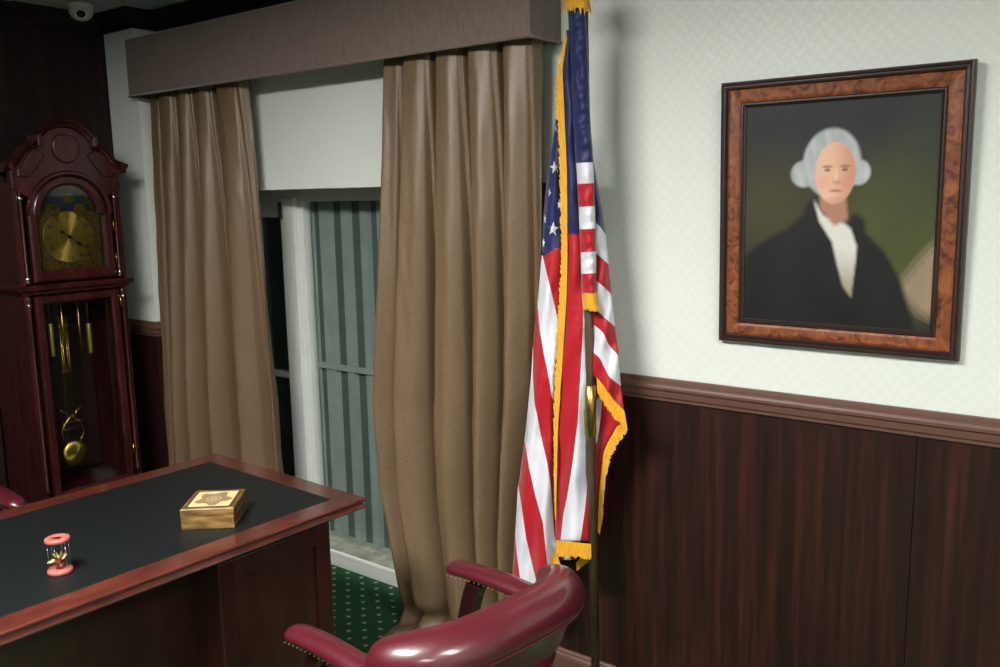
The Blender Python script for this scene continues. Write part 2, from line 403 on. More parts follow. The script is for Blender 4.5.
# corrugated cladding seen through the panes
sid = thing('metal_siding', 'grey green ribbed siding standing upright behind the window glass', 'siding', (wx, 0.315, 0.0))
b = bm_()
x = OX0+.055; k = 0; pts = []
random.seed(3)
while x < OX1-.13:
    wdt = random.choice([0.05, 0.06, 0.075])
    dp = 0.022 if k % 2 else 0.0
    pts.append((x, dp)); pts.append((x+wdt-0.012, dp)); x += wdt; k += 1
loops = []
for px_, d in pts: loops.append((px_, d))
t = [[Vector((p-wx, -d, z)) for p, d in loops] for z in (0.079, 1.775)]
rings(b, t, 0, closed=False)
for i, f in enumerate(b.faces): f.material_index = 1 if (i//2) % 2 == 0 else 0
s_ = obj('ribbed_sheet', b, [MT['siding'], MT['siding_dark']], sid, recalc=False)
md = s_.modifiers.new('t', 'SOLIDIFY'); md.thickness = 0.004; md.offset = 1
b = bm_(); box(b, -3.27-wx, OX1-.056-wx, -0.036, -0.020, 0.930, 0.958, 0.003); obj('cross_rail', b, MT['siding'], sid)

# ------------------------------------------------------------------ valance
val = thing('window_valance', 'boxed taupe fabric valance mounted above the curtains', 'valance', (-2.82, 0, 2.24))
b = bm_()
vx0, vx1 = -3.985+2.82, -1.652+2.82
box(b, vx0, vx1, -0.18, -0.165, 0.0, 0.262, 0.004); box(b, vx0, vx0+.015, -0.168, 0, 0.0, 0.262, 0.003); box(b, vx1-.015, vx1, -0.168, 0, 0.0, 0.262, 0.003)
box(b, vx0+.01, vx1-.01, -0.17, 0, 0.250, 0.262, 0.003)
obj('fabric_box', b, MT['valance'], val)
b = bm_(); tube(b, [(vx0, 0, 0.003), (vx0, -0.18, 0.003), (vx1, -0.18, 0.003), (vx1, 0, 0.003)], 0.0055, 8); obj('piping', b, MT['valance'], val)

# ------------------------------------------------------------------ curtains
def lerp(a, b, t): return a+(b-a)*t
def interp(pts, x):
    if x <= pts[0][0]: return pts[0][1]
    for (a, va), (c, vc) in zip(pts, pts[1:]):
        if x <= c: return va+(vc-va)*(x-a)/(c-a) if c > a else vc
    return pts[-1][1]
def curtain(name, label, xoff, skew, left, right, seams_top, seams_bot, amp, seed, puddle=False, yb=-0.07, group=None, zt=2.42, zb=0.012):
    """left/right: edge x as function of z; pleats bulge between seams"""
    NS, NR = 260, 150
    loops = []
    def prof(s, v):
        seams = [0.0]+[lerp(a, c, v) for a, c in zip(seams_top, seams_bot)]+[1.0]
        for i, (a, c) in enumerate(zip(seams, seams[1:])):
            if s <= c+1e-9:
                u = (s-a)/max(1e-6, c-a)
                A = amp[i]
                # a flat-faced box pleat up top melting to a lopsided roll lower down
                boxp = max(0, min(1, 5*u))**0.8*max(0, min(1, 9*(1-u)))**0.8
                uu = min(1, max(0, u)/.80); vd = min(1, max(0, (u-.76)/.06))*min(1, max(0, (1.0-u)/.05))
                rollp = max(0.0, math.sin(PI*uu**skew))**0.75 - .55*vd*min(1, v*5)
                f = lerp(boxp, rollp, min(1, 0.15+v*1.3))
                g = f*lerp(A[0], A[1], min(1, v*1.5))
                g += 0.010*math.sin(2*PI*u*1.5+i)*min(1, v*2)*f
                k0 = (0.045, 0.085, 0.045, 0.06, 0.05, 0)
                g -= (.5+.5*v)*(k0[i-1]*math.exp(-((s-a)/(k0[i-1]*.2+1e-6))**2)*(a > 0) + k0[i]*math.exp(-((c-s)/(k0[i]*.2+1e-6))**2)*(c < 1))
                return g
        return 0
    for r in range(NR+1):
        v = r/NR; z = lerp(zt, zb, v); row = []
        xl, xr = interp(left, -z), interp(right, -z)
        for k in range(NS+1):
            s = k/NS
            n1 = noise.noise(Vector((s*5+seed, z*1.7, seed)))
            n2 = noise.noise(Vector((s*22+seed, z*7.0+s*9, seed*2)))
            n3 = noise.noise(Vector((v*2.2+seed, 1.3, seed)))*0.018*math.sin(PI*s)
            d = prof(min(1, max(0, s+n3)), v) + 0.010*n1*min(1, v*3) + 0.0035*n2
            if puddle: d -= 0.06*math.exp(-((z-.10)/.045)**2)*(.4+.6*math.sin(PI*min(1, s*1.6+.1))**2)
            xx = lerp(xl, xr, s) + 0.006*n1 + xoff
            row.append(Vector((xx, yb - d, z)))
        loops.append(row)
    if puddle:
        base = loops[-1]
        for q in range(1, 22):
            t = q/21; row = []
            for k, p in enumerate(base):
                s = k/NS
                reach = 0.24*max(0, math.sin(PI*min(1, max(0, (s+0.03)/1.1))))**0.6
                wob = noise.noise(Vector((s*9, t*2.5, 4.2+seed)))
                row.append(Vector((p.x + 0.10*t*(0.5-s)*reach/0.23 - .02*t, p.y - reach*t*(1+0.15*wob) , zb + 0.028*abs(math.sin(t*4.2+s*5+wob*2))*(1-t*0.75)*min(1, reach*8))))
            loops.append(row)
    b = bm_(); rings(b, loops, 0, closed=False, smooth=True)
    o = obj(name, b, MT['curtain'], None, recalc=False); 
    md = o.modifiers.new('hem', 'SOLIDIFY'); md.thickness = 0.003; md.offset = 0
    return tag(o, label, 'curtain', group)
curtain('curtain', 'brown satin curtain panel hanging left, between the clock corner and the open glass', -0.075, 1.35,
        [(-2.25, -3.875), (-1.6, -3.90), (-0.9, -3.925), (-0.42, -3.96), (0, -3.97)],
        [(-2.25, -3.135), (-1.7, -3.120), (-1.1, -3.125), (-0.6, -3.12), (0, -3.07)],
        [0.13, 0.33, 0.50, 0.70], [0.14, 0.31, 0.52, 0.74],
        [(.03, .07), (.055, .11), (.055, .12), (.05, .105), (.055, .08)], 3.1)
curtain('curtain', 'wide brown pleated curtain panel beside the flag, hem pooled on the carpet', -0.010, 0.72,
        [(-2.25, -2.372), (-1.7, -2.405), (-0.95, -2.468), (-0.6, -2.445), (-0.17, -2.352), (0, -2.375)],
        [(-2.25, -1.668), (-1.7, -1.680), (-1.05, -1.70), (-0.49, -1.76), (0, -1.78)],
        [0.15, 0.36, 0.57, 0.79], [0.17, 0.46, 0.72, 0.86],
        [(.035, .08), (.055, .125), (.055, .11), (.06, .095), (.06, .08)], 8.7, puddle=True)

# ------------------------------------------------------------------ grandfather clock (local: x right, -y front, z up)
DEP = 0.36
clk = thing('grandfather_clock', 'tall dark mahogany grandfather clock with brass dial, against the panelled wall', 'clock', (-3.87, -0.573, 0), R(90))
wd = MT['clockwood']
b = bm_()   # case: base, waist and hood carcass
stack(b, -.25, .25, 0.0, DEP, [(.012, 0), (.012, .07), (0, .085), (0, .36), (.012, .372), (.012, .385), (-.02, .41)], sides='lrf')
# waist: sides, back, top and bottom so that the door opens on a hollow
box(b, -.232, -.212, .0, DEP, .40, 1.36); box(b, .212, .232, .0, DEP, .40, 1.36); box(b, -.232, .232, DEP-.015, DEP, .40, 1.36); box(b, -.22, .22, 0.01, DEP, .40, .45)
# waist moulding
stack(b, -.235, .235, 0.0, DEP, [(-.005, 1.355), (.004, 1.36), (.008, 1.372), (.024, 1.380), (.026, 1.392), (.016, 1.400), (-.005, 1.403)], sides='lrf')
# hood carcass
box(b, -.238, -.218, .0, DEP, 1.40, 1.83); box(b, .218, .238, .0, DEP, 1.40, 1.83); box(b, -.238, .238, DEP-.02, DEP, 1.40, 1.90)
obj('case', b, wd, clk)
b = bm_(); box(b, -.21, .21, DEP-.03, DEP-.016, .46, 1.35); box(b, -.21, .21, .16, .17, 1.40, 1.93); obj('inner_back', b, MT['clockdark'], clk)
# pediment
def ped(o=0.0):
    R_ = [(0, 2.105), (.03, 2.102), (.06, 2.091), (.088, 2.068), (.108, 2.045), (.118, 2.036), (.120, 2.012), (.135, 2.010), (.155, 2.003), (.175, 1.988), (.192, 1.965), (.207, 1.943), (.222, 1.932), (.240, 1.928)]
    return R_
top = ped()
out = [(x, z-.03) for x, z in top]
arch_r = 0.150; az = 1.705
def archpts(r, cz, zend, n=24, half=None):
    return [(math.cos(PI*k/n)*r, cz+math.sin(PI*k/n)*r) for k in range(n+1)]
outline = [(-x, z-.028) for x, z in reversed(top)] + [(x, z-.028) for x, z in top[1:]]
poly = outline + [(.238, 1.815)] + [(x, z) for x, z in [(math.cos(PI*k/24)*.183, 1.700+math.sin(PI*k/24)*.183) for k in range(3, 22)]] + [(-.238, 1.815)]
b = bm_(); prism(b, poly, -.012, .03, bev=.003); obj('pediment', b, wd, clk)
# cornice strip following the outline, with returns along the sides
b = bm_()
full = [(-x, z) for x, z in reversed(top)] + top[1:]
full = [(-.268, 1.915), (-.255, 1.922)] + full + [(.255, 1.922), (.268, 1.915)]
prof = [(-.012, -.034), (-.022, -.026), (-.026, -.016), (-.040, -.008), (-.045, 0.0), (.05, 0.0), (.05, -.034)]
rings(b, [[Vector((x, y_, z+dz)) for y_, dz in prof] for x, z in full])
for s in (-1, 1):
    L = []
    for y_ in (-.04, DEP): L.append([Vector((s*.236, y_, 1.885)), Vector((s*.250, y_, 1.893)), Vector((s*.256, y_, 1.905)), Vector((s*.270, y_, 1.915)), Vector((s*.270, y_, 1.920)), Vector((s*.236, y_, 1.926))])
    rings(b, L)
    box(b, s*.121-.010, s*.121+.010, -.05, .05, 1.992, 2.038, .003)
obj('cornice', b, wd, clk)
# raised ornaments on the pediment
b = bm_()
sh = [(0, 2.058), (.035, 2.050), (.054, 2.028), (.060, 1.995), (.050, 1.962), (.028, 1.938), (0, 1.930)]
poly = [(-x, z-.012) for x, z in reversed(sh)] + [(x, z-.012) for x, z in sh[1:-1]]
prism(b, poly, -.024, -.010, bev=.006); obj('shield', b, wd, clk)
for s in (-1, 1):
    b = bm_()
    q = [(.093, 1.955), (.120, 1.975), (.145, 1.972), (.168, 1.945), (.190, 1.905), (.212, 1.893), (.215, 1.862), (.165, 1.860), (.150, 1.878), (.112, 1.925)]
    prism(b, [(s*x, z) for x, z in q], -.021, -.010, bev=.004); obj('raised_panel', b, wd, clk)
# hood door with arched glass
def archframe(bm, ro, ri, cz, z0, zi0, xo, xi, y0, y1, shoulder=1.70):
    n = 28; O = []; I = []
    for k in range(n+1):
        a = PI*k/n
        O.append((math.cos(a)*ro, cz+math.sin(a)*ro)); I.append((math.cos(a)*ri, cz+math.sin(a)*ri))
    O = [(xo, z0), (xo, shoulder)] + O + [(-xo, shoulder), (-xo, z0)]
    I = [(xi, zi0), (xi, shoulder-.012)] + I + [(-xi, shoulder-.012), (-xi, zi0)]
    L = []
    for (a, c), (p, q) in zip(O, I):
        L.append([Vector((a, y0+.006, c)), Vector((lerp(a, p, .2), y0, lerp(c, q, .2))), Vector((lerp(a, p, .75), y0, lerp(c, q, .75))), Vector((p, y0+.010, q)), Vector((p, y1, q)), Vector((a, y1, c))])
    L.append(L[0]); rings(bm, L, cap0=False, cap1=False)
b = bm_(); archframe(b, .165, .125, 1.702, 1.412, 1.462, .185, .143, -.016, .012); dr = obj('hood_door', b, wd, clk)
b = bm_()
pl = [(-.145, 1.455), (.145, 1.455), (.145, 1.70)] + [(math.cos(PI*k/20)*.128, 1.702+math.sin(PI*k/20)*.128) for k in range(21)] + [(-.145, 1.70)]
prism(b, pl, -.001, .001); obj('glass', b, MT['clockglass'], dr)
for z in (1.47, 1.62):
    b = bm_(); lathe(b, [(0, 0), (.004, 0), (.004, .05), (0, .05)], .187, -.018, z, 8); obj('hinge', b, MT['brass'], dr)
# arch moulding above door
b = bm_()
L = []
for k in range(33):
    a = PI*k/32; L.append([Vector((math.cos(a)*rr, yy, 1.700+math.sin(a)*rr)) for rr, yy in ((.168, .0), (.168, -.018), (.174, -.026), (.184, -.026), (.190, -.014), (.190, 0))])
rings(b, L); obj('arch_moulding', b, wd, clk)
# dial plate, chapter ring, centre, moon arch
b = bm_(); prism(b, pl, .030, .036); dial = obj('dial', b, MT['engraved'], clk)
b = bm_(); lathe(b, [(.050, .028), (.050, .026), (.112, .026), (.112, .029)], 0, 0, 1.600, 48, axis='y'); obj('chapter_ring', b, MT['dialbrass'], dial, False)
b = bm_(); lathe(b, [(0, .029), (.0, .0245), (.048, .0245), (.048, .029)], 0, 0, 1.600, 40, axis='y'); obj('centre_disc', b, MT['dialbrass'], dial, False)
nums = bm_()
for k in range(12):
    a = R(30*k); m = Matrix.Translation((math.sin(a)*.094, .0250, 1.600+math.cos(a)*.094)) @ Matrix.Rotation(a, 4, 'Y')
    for dx in ((-.006, 0, .006) if k % 3 else (-.005, .005)): box(nums, dx-.0012, dx+.0012, -.0008, .0008, -.012, .012, 0, 0, m)
for k in range(60):
    a = R(6*k); m = Matrix.Translation((math.sin(a)*.109, .0250, 1.600+math.cos(a)*.109)) @ Matrix.Rotation(a, 4, 'Y')
    box(nums, -.0005, .0005, -.0006, .0006, -.002, .002, 0, 0, m)
obj('hour_marks', nums, MT['black'], dial)
for ang, ln in ((305, .062), (128, .085)):
    a = R(ang); m = Matrix.Translation((0, .021, 1.600)) @ Matrix.Rotation(a, 4, 'Y')
    b = bm_(); t = bmesh.new()
    pv = [(-.002, -.015), (-.0012, ln*.45), (-.008, ln*.62), (-.0015, ln*.8), (0, ln), (.0015, ln*.8), (.008, ln*.62), (.0012, ln*.45), (.002, -.015)]
    prism(b, pv, -.001, .001); bmesh.ops.transform(b, matrix=m, verts=b.verts); lathe(b, [(0, .019), (.007, .019), (.007, .024), (0, .024)], 0, 0, 1.600, 12, axis='y')
    obj('clock_hand', b, MT['black'], dial)
navyp = plain('moon_blue', s2l(20, 34, 48), 0.4)
b = bm_(); hp = [(math.cos(PI*k/24)*.108, 1.712+math.sin(PI*k/24)*.100) for k in range(25)]; prism(b, hp, .026, .031); moon = obj('moon_arch', b, navyp, dial)
for cx, cz, rr, mm in ((-.060, 1.716, .030, MT['engraved']), (.060, 1.716, .030, MT['engraved']), (0.01, 1.768, .022, MT['engraved'])):
    b = bm_(); lathe(b, [(0, .0215), (rr, .0225), (rr, .027), (0, .027)], cx, 0, cz, 24, axis='y'); obj('moon_disc', b, mm, moon, False)
# quarter columns
for s in (-1, 1):
    b = bm_(); x = s*.208
    lathe(b, [(0, 1.405), (.014, 1.405), (.014, 1.42), (.009, 1.425), (.012, 1.44), (.008, 1.455), (.0085, 1.76), (.012, 1.775), (.008, 1.785), (.013, 1.80), (.013, 1.815), (0, 1.815)], x, .0, 0, 14)
    cl = obj('hood_column', b, wd, clk)
    for z in (1.428, 1.772):
        b = bm_(); lathe(b, [(0, -.014), (.0095, -.012), (.013, 0), (.0095, .012), (0, .014)], x, 0, z, 12); obj('collar', b, MT['silver'], cl)
    b = bm_()
    lathe(b, [(0, .47), (.013, .47), (.013, .49), (.008, .50), (.0085, 1.29), (.012, 1.31), (.008, 1.325), (.013, 1.34), (.013, 1.352), (0, 1.352)], s*.214, .002, 0, 14)
    cl = obj('waist_column', b, wd, clk)
    b = bm_(); lathe(b, [(0, -.014), (.0095, -.012), (.013, 0), (.0095, .012), (0, .014)], s*.214, .002, 1.315, 12); obj('collar', b, MT['silver'], cl)
# waist door
b = bm_()
def rectframe(bm, x0, x1, z0, z1, wdt, y0, y1):
    O = [(x0, z0), (x1, z0), (x1, z1), (x0, z1)]; I = [(x0+wdt, z0+wdt), (x1-wdt, z0+wdt), (x1-wdt, z1-wdt), (x0+wdt, z1-wdt)]
    L = []
    for (a, c), (p, q) in zip(O+O[:1], I+I[:1]):
        L.append([Vector((a, y0+.005, c)), Vector((lerp(a, p, .15), y0, lerp(c, q, .15))), Vector((lerp(a, p, .75), y0, lerp(c, q, .75))), Vector((p, y0+.009, q)), Vector((p, y1, q)), Vector((a, y1, c))])
    rings(bm, L, cap0=False, cap1=False)
rectframe(b, -.190, .190, .43, 1.350, .036, -.014, .010); dr = obj('waist_door', b, wd, clk)
b = bm_(); box(b, -.16, .16, -.001, .001, .46, 1.32); obj('glass', b, MT['clockglass'], dr)
for z in (.56, 1.27):
    b = bm_(); lathe(b, [(0, 0), (.004, 0), (.004, .05), (0, .05)], .192, -.016, z, 8); obj('hinge', b, MT['brass'], dr)
# weights, chains and pendulum behind the glass
for x, z0, z1 in ((-.105, 1.07, 1.22), (.068, 1.06, 1.20)):
    b = bm_(); lathe(b, [(0, z0), (.010, z0), (.011, z0+.006), (.011, z1-.006), (.010, z1), (0, z1)], x, .06, 0, 16); wgt = obj('weight', b, MT['paleBrass'], clk)
    b = bm_(); tube(b, [(x, .06, z1), (x, .06, 1.35)], .0022, 6); obj('cable', b, MT['brass'], wgt)
for x, z0 in ((-.055, 1.02), (.020, 1.00)):
    b = bm_(); lathe(b, [(0, z0), (.0045, z0), (.0045, 1.35), (0, 1.35)], x, .05, 0, 10); obj('chime_rod', b, MT['brass'], clk)
b = bm_()
for dx in (-.016, -.008, 0, .008, .016): tube(b, [(-.03+dx, .10, .76), (-.03+dx, .10, 1.24)], .0025, 6)
box(b, -.052, -.008, .095, .105, 1.19, 1.205, .002); box(b, -.052, -.008, .095, .105, .98, .99, .002)
for s in (-1, 1):
    tube(b, [(-.03+s*.05*math.sin(t/10*2.6), .10, .78-.13*t/10) for t in range(11)], .004, 8)
    tube(b, [(-.03+s*(.018+.03*(t/8)**2), .10, .78+.03*t/8) for t in range(9)], .004, 8)
box(b, -.075, .015, .095, .105, .745, .752, .002); box(b, -.07, .01, .095, .105, .715, .722, .002)
pn = obj('pendulum', b, MT['brass'], clk)
b = bm_(); lathe(b, [(0, .085), (.040, .088), (.058, .096), (.060, .10), (.058, .104), (0, .108)], -.03, 0, .600, 36, axis='y'); obj('bob', b, MT['dialbrass'], pn)

# ------------------------------------------------------------------ security camera
sc = thing('dome_camera', 'white dome security camera on the ceiling above the clock corner', 'camera', (-4.02, -0.36, CEIL)); sc.scale = (1.0, 1.0, .86)
b = bm_(); lathe(b, [(0, 0), (.053, 0), (.056, -.012), (.055, -.024), (0, -.024)], 0, 0, 0, 32); obj('mount', b, MT['white'], sc)
b = bm_(); lathe(b, [(.0, -.02), (.054, -.024), (.052, -.045), (.043, -.066), (.028, -.080), (.010, -.086), (0, -.087)], 0, 0, 0, 32); obj('housing', b, MT['white'], sc)
mlens = Matrix.Rotation(R(38), 4, 'Z') @ Matrix.Rotation(R(-52), 4, 'X')
b = bm_(); lathe(b, [(0, 0), (.026, .0), (.027, .018), (.022, .024), (.019, .018), (.0, .012)], 0, 0, 0, 28)
dirv = (CAM-Vector((-4.0, -.37, CEIL-.045))).normalized()
q = dirv.to_track_quat('Z', 'Y').to_matrix().to_4x4(); mm = Matrix.Translation(Vector((0, 0, -.040))+dirv*.036+Vector((0, 0, -.012))) @ q
bmesh.ops.transform(b, matrix=mm, verts=b.verts); ln = obj('eyeball', b, MT['white'], sc)
b = bm_(); lathe(b, [(0, .014), (.018, .0145), (.018, .021), (.0, .0225)], 0, 0, 0, 24); bmesh.ops.transform(b, matrix=mm, verts=b.verts); obj('lens', b, MT['black'], ln)

# ------------------------------------------------------------------ ceiling lights
for i, (lx, ly, sx, sy, W) in enumerate(LIGHTS):
    lab = ['oblong ceiling light in front of the portrait wall', 'oblong ceiling light over the desk', 'oblong ceiling light furthest from the windows'][i]
    t = thing('ceiling_light', lab, 'light', (lx, ly, CEIL-.004))
    b = bm_(); rectframe(b, -sx/2-.025, sx/2+.025, -sy/2-.025, sy/2+.025, .028, -.008, .003)
    bmesh.ops.transform(b, matrix=Matrix.Rotation(R(-90), 4, 'X') @ Matrix.Scale(-1, 4, (0, 1, 0)), verts=b.verts)
    obj('frame', b, MT['white'], t)
    m, nt, bb = newmat('lamp_diffuser'); setp(bb, (.8, .8, .8)); bb.inputs['Emission Color'].default_value = (1, .98, .93, 1)
    bb.inputs['Emission Strength'].default_value = W*1.0/(sx*sy*PI)
    b = bm_(); box(b, -sx/2, sx/2, -sy/2, sy/2, -.004, .002); obj('diffuser', b, m, t)

# ------------------------------------------------------------------ desk
W2, L2 = .438, .95
dsk = thing('executive_desk', 'cherry wood desk with a black leather top, end towards the window', 'desk', (-2.5295, -1.512, 0), R(-1.9))
b = bm_()
prof = [(-.05, .722), (-.016, .722), (-.003, .7265), (-.002, .730), (-.0085, .742), (-.0105, .745), (-.003, .749), (-.001, .752), (-.001, .756), (-.005, .760)]
stack(b, -W2, W2, -L2, L2, prof, cap1=False)
# wooden border, open in the middle for the leather
bd = .083
o = [(-W2+.005, -L2+.005), (W2-.005, -L2+.005), (W2-.005, L2-.005), (-W2+.005, L2-.005)]; i_ = [(-W2+bd, -L2+bd), (W2-bd, -L2+bd), (W2-bd, L2-bd), (-W2+bd, L2-bd)]
for k in range(4):
    j = (k+1) % 4
    b.faces.new([b.verts.new((*p, .760)) for p in (o[k], o[j], i_[j], i_[k])])
    b.faces.new([b.verts.new(p) for p in ((*i_[k], .760), (*i_[j], .760), (*i_[j], .757), (*i_[k], .757))])
bmesh.ops.remove_doubles(b, verts=b.verts[:], dist=1e-5)
tp = obj('desk_top', b, MT['cherry_top'], dsk)
b = bm_(); box(b, -W2+bd-.001, W2-bd+.001, -L2+bd-.001, L2-bd+.001, .750, .7592, .0006); obj('leather_inset', b, MT['leather_black'], tp)
cb = MT['cherry_body']
def pedestal(ya, yc):
    b = bm_(); x0, x1 = -W2+.055, W2-.062
    stack(b, x0, x1, ya, yc, [(.012, 0), (.012, .075), (.004, .085), (0, .088), (0, .700), (.006, .706), (.012, .724)])
    p = obj('pedestal', b, cb, dsk)
    # frame and panel on the side facing the visitor's chair
    b = bm_()
    for (p0, p1, q0, q1) in ((ya, ya+.055, .09, .70), (yc-.055, yc, .09, .70), (ya+.055, yc-.055, .09, .16), (ya+.055, yc-.055, .64, .70)):
        box(b, x1-.004, x1+.012, p0, p1, q0, q1, .004)
    for (p0, p1, q0, q1) in ((x0, x0+.07, .09, .70), (x1-.07, x1, .09, .70), (x0+.07, x1-.07, .09, .16), (x0+.07, x1-.07, .64, .70)):
        box(b, p0, p1, (yc-.004 if yc > 0 else ya-.012), (yc+.012 if yc > 0 else ya+.004), q0, q1, .004)
    obj('panel_frame', b, cb, p)
pedestal(L2-.11-.43, L2-.125); pedestal(-L2+.125, -L2+.11+.43)
b = bm_(); box(b, W2-.22, W2-.20, -L2+.5, L2-.5, .12, .724, .002); obj('modesty_panel', b, cb, dsk)

# ------------------------------------------------------------------ desk ornaments
bx = thing('wooden_trinket_box', 'square wooden box with a burned pattern lid on the black desk top', 'box', (-2.318, -.985, .7595), R(41))
b = bm_(); box(b, -.080, .080, -.088, .088, 0, .040, .0015); obj('body', b, MT['boxwood'], bx)
b = bm_(); stack(b, -.080, .080, -.088, .088, [(-.001, .0405), (0, .0415), (0, .062), (-.003, .065)]); lid = obj('lid', b, MT['boxwood'], bx)
def pig(me, cols):
    a = me.attributes.new('pigment', 'FLOAT_COLOR', 'POINT')
    flat = []
    for c in cols: flat += [c[0], c[1], c[2], 1]
    a.data.foreach_set('color', flat)
def pgrid(name, nx, nz, fn, pos, mat, parent, thick=None):
    b = bm_(); vs = []; cols = []
    for j in range(nz+1):
        row = []
        for i in range(nx+1):
            u, v = i/nx, j/nz
            row.append(b.verts.new(pos(u, v))); cols.append(fn(u, v))
        vs.append(row)
    for j in range(nz):
        for i in range(nx): b.faces.new((vs[j][i], vs[j][i+1], vs[j+1][i+1], vs[j+1][i]))
    o = obj(name, b, mat, parent, recalc=False); pig(o.data, cols); return o
def ss(a, c, x):
    t = min(1, max(0, (x-a)/(c-a))); return t*t*(3-2*t)
def mixc(a, c, t): return tuple(x+(y-x)*t for x, y in zip(a, c))
def lidfn(u, v):
    cream = s2l(206, 184, 134); br = s2l(70, 46, 28)
    x, y = (u-.5)*2, (v-.5)*2
    if max(abs(x), abs(y)) > .90: return br
    r = math.hypot(x, y*1.0); a = math.atan2(y, x)
    c = cream
    pet = .70+.14*math.cos(a*5+.6)
    t = ss(.05, -.03, r-pet)
    if t > 0:
        line = .5+.5*math.sin(a*34+math.sin(r*9)*1.5); ringv = ss(.02, .07, abs(r-.30))
        c = mixc(c, br, t*(.40+.60*line*ringv))
    if r < .15: c = mixc(br, cream, ss(.0, .15, r))
    return c
lm = attrmat('burned_lid', .4)
pgrid('lid_pattern', 90, 110, lidfn, lambda u, v: Vector((lerp(-.069, .069, u), lerp(-.077, .077, v), .0655)), lm, lid)

hg = thing('pink_glass_ornament', 'small see-through cylinder ornament with pink ends and cream petals on the desk', 'ornament', (-2.322, -1.471, .7595))
b = bm_(); lathe(b, [(.0, 0), (.030, 0), (.032, .003), (.032, .009), (.030, .012), (0, .012)], 0, 0, 0, 32); obj('base', b, MT['pink'], hg)
b = bm_(); lathe(b, [(.010, .098), (.010, .089), (.029, .088), (.032, .091), (.032, .097), (.029, .100), (.010, .100), (.010, .098)], 0, 0, 0, 32); obj('top_ring', b, MT['pink'], hg)
for k in range(6):
    b = bm_(); a = R(60*k+15); tube(b, [(math.cos(a)*.026, math.sin(a)*.026, .010), (math.cos(a)*.026, math.sin(a)*.026, .090)], .0008, 6); obj('rod', b, MT['silver'], hg)
b = bm_(); tube(b, [(0, 0, .011), (.001, 0, .03), (0, .002, .042)], [.010, .006, .008], 10)
for k in range(5): a = R(72*k); tube(b, [(0, 0, .025), (math.cos(a)*.014, math.sin(a)*.014, .018+.004*k)], .004, 8)
obj('stem', b, MT['stem'], hg)
random.seed(5)
for k in range(9):
    a = R(40*k+10); e = random.uniform(.1, 1.0); b = bm_()
    d = Vector((math.cos(a)*math.cos(e), math.sin(a)*math.cos(e), math.sin(e))); p0 = Vector((0, 0, .032))+d*.012; p1 = Vector((0, 0, .030))+d*.030
    tube(b, [p0, lerp(p0, p1, .5), p1], [.0016, .0034, .0015], 8); obj('petal', b, MT['petal'], hg)

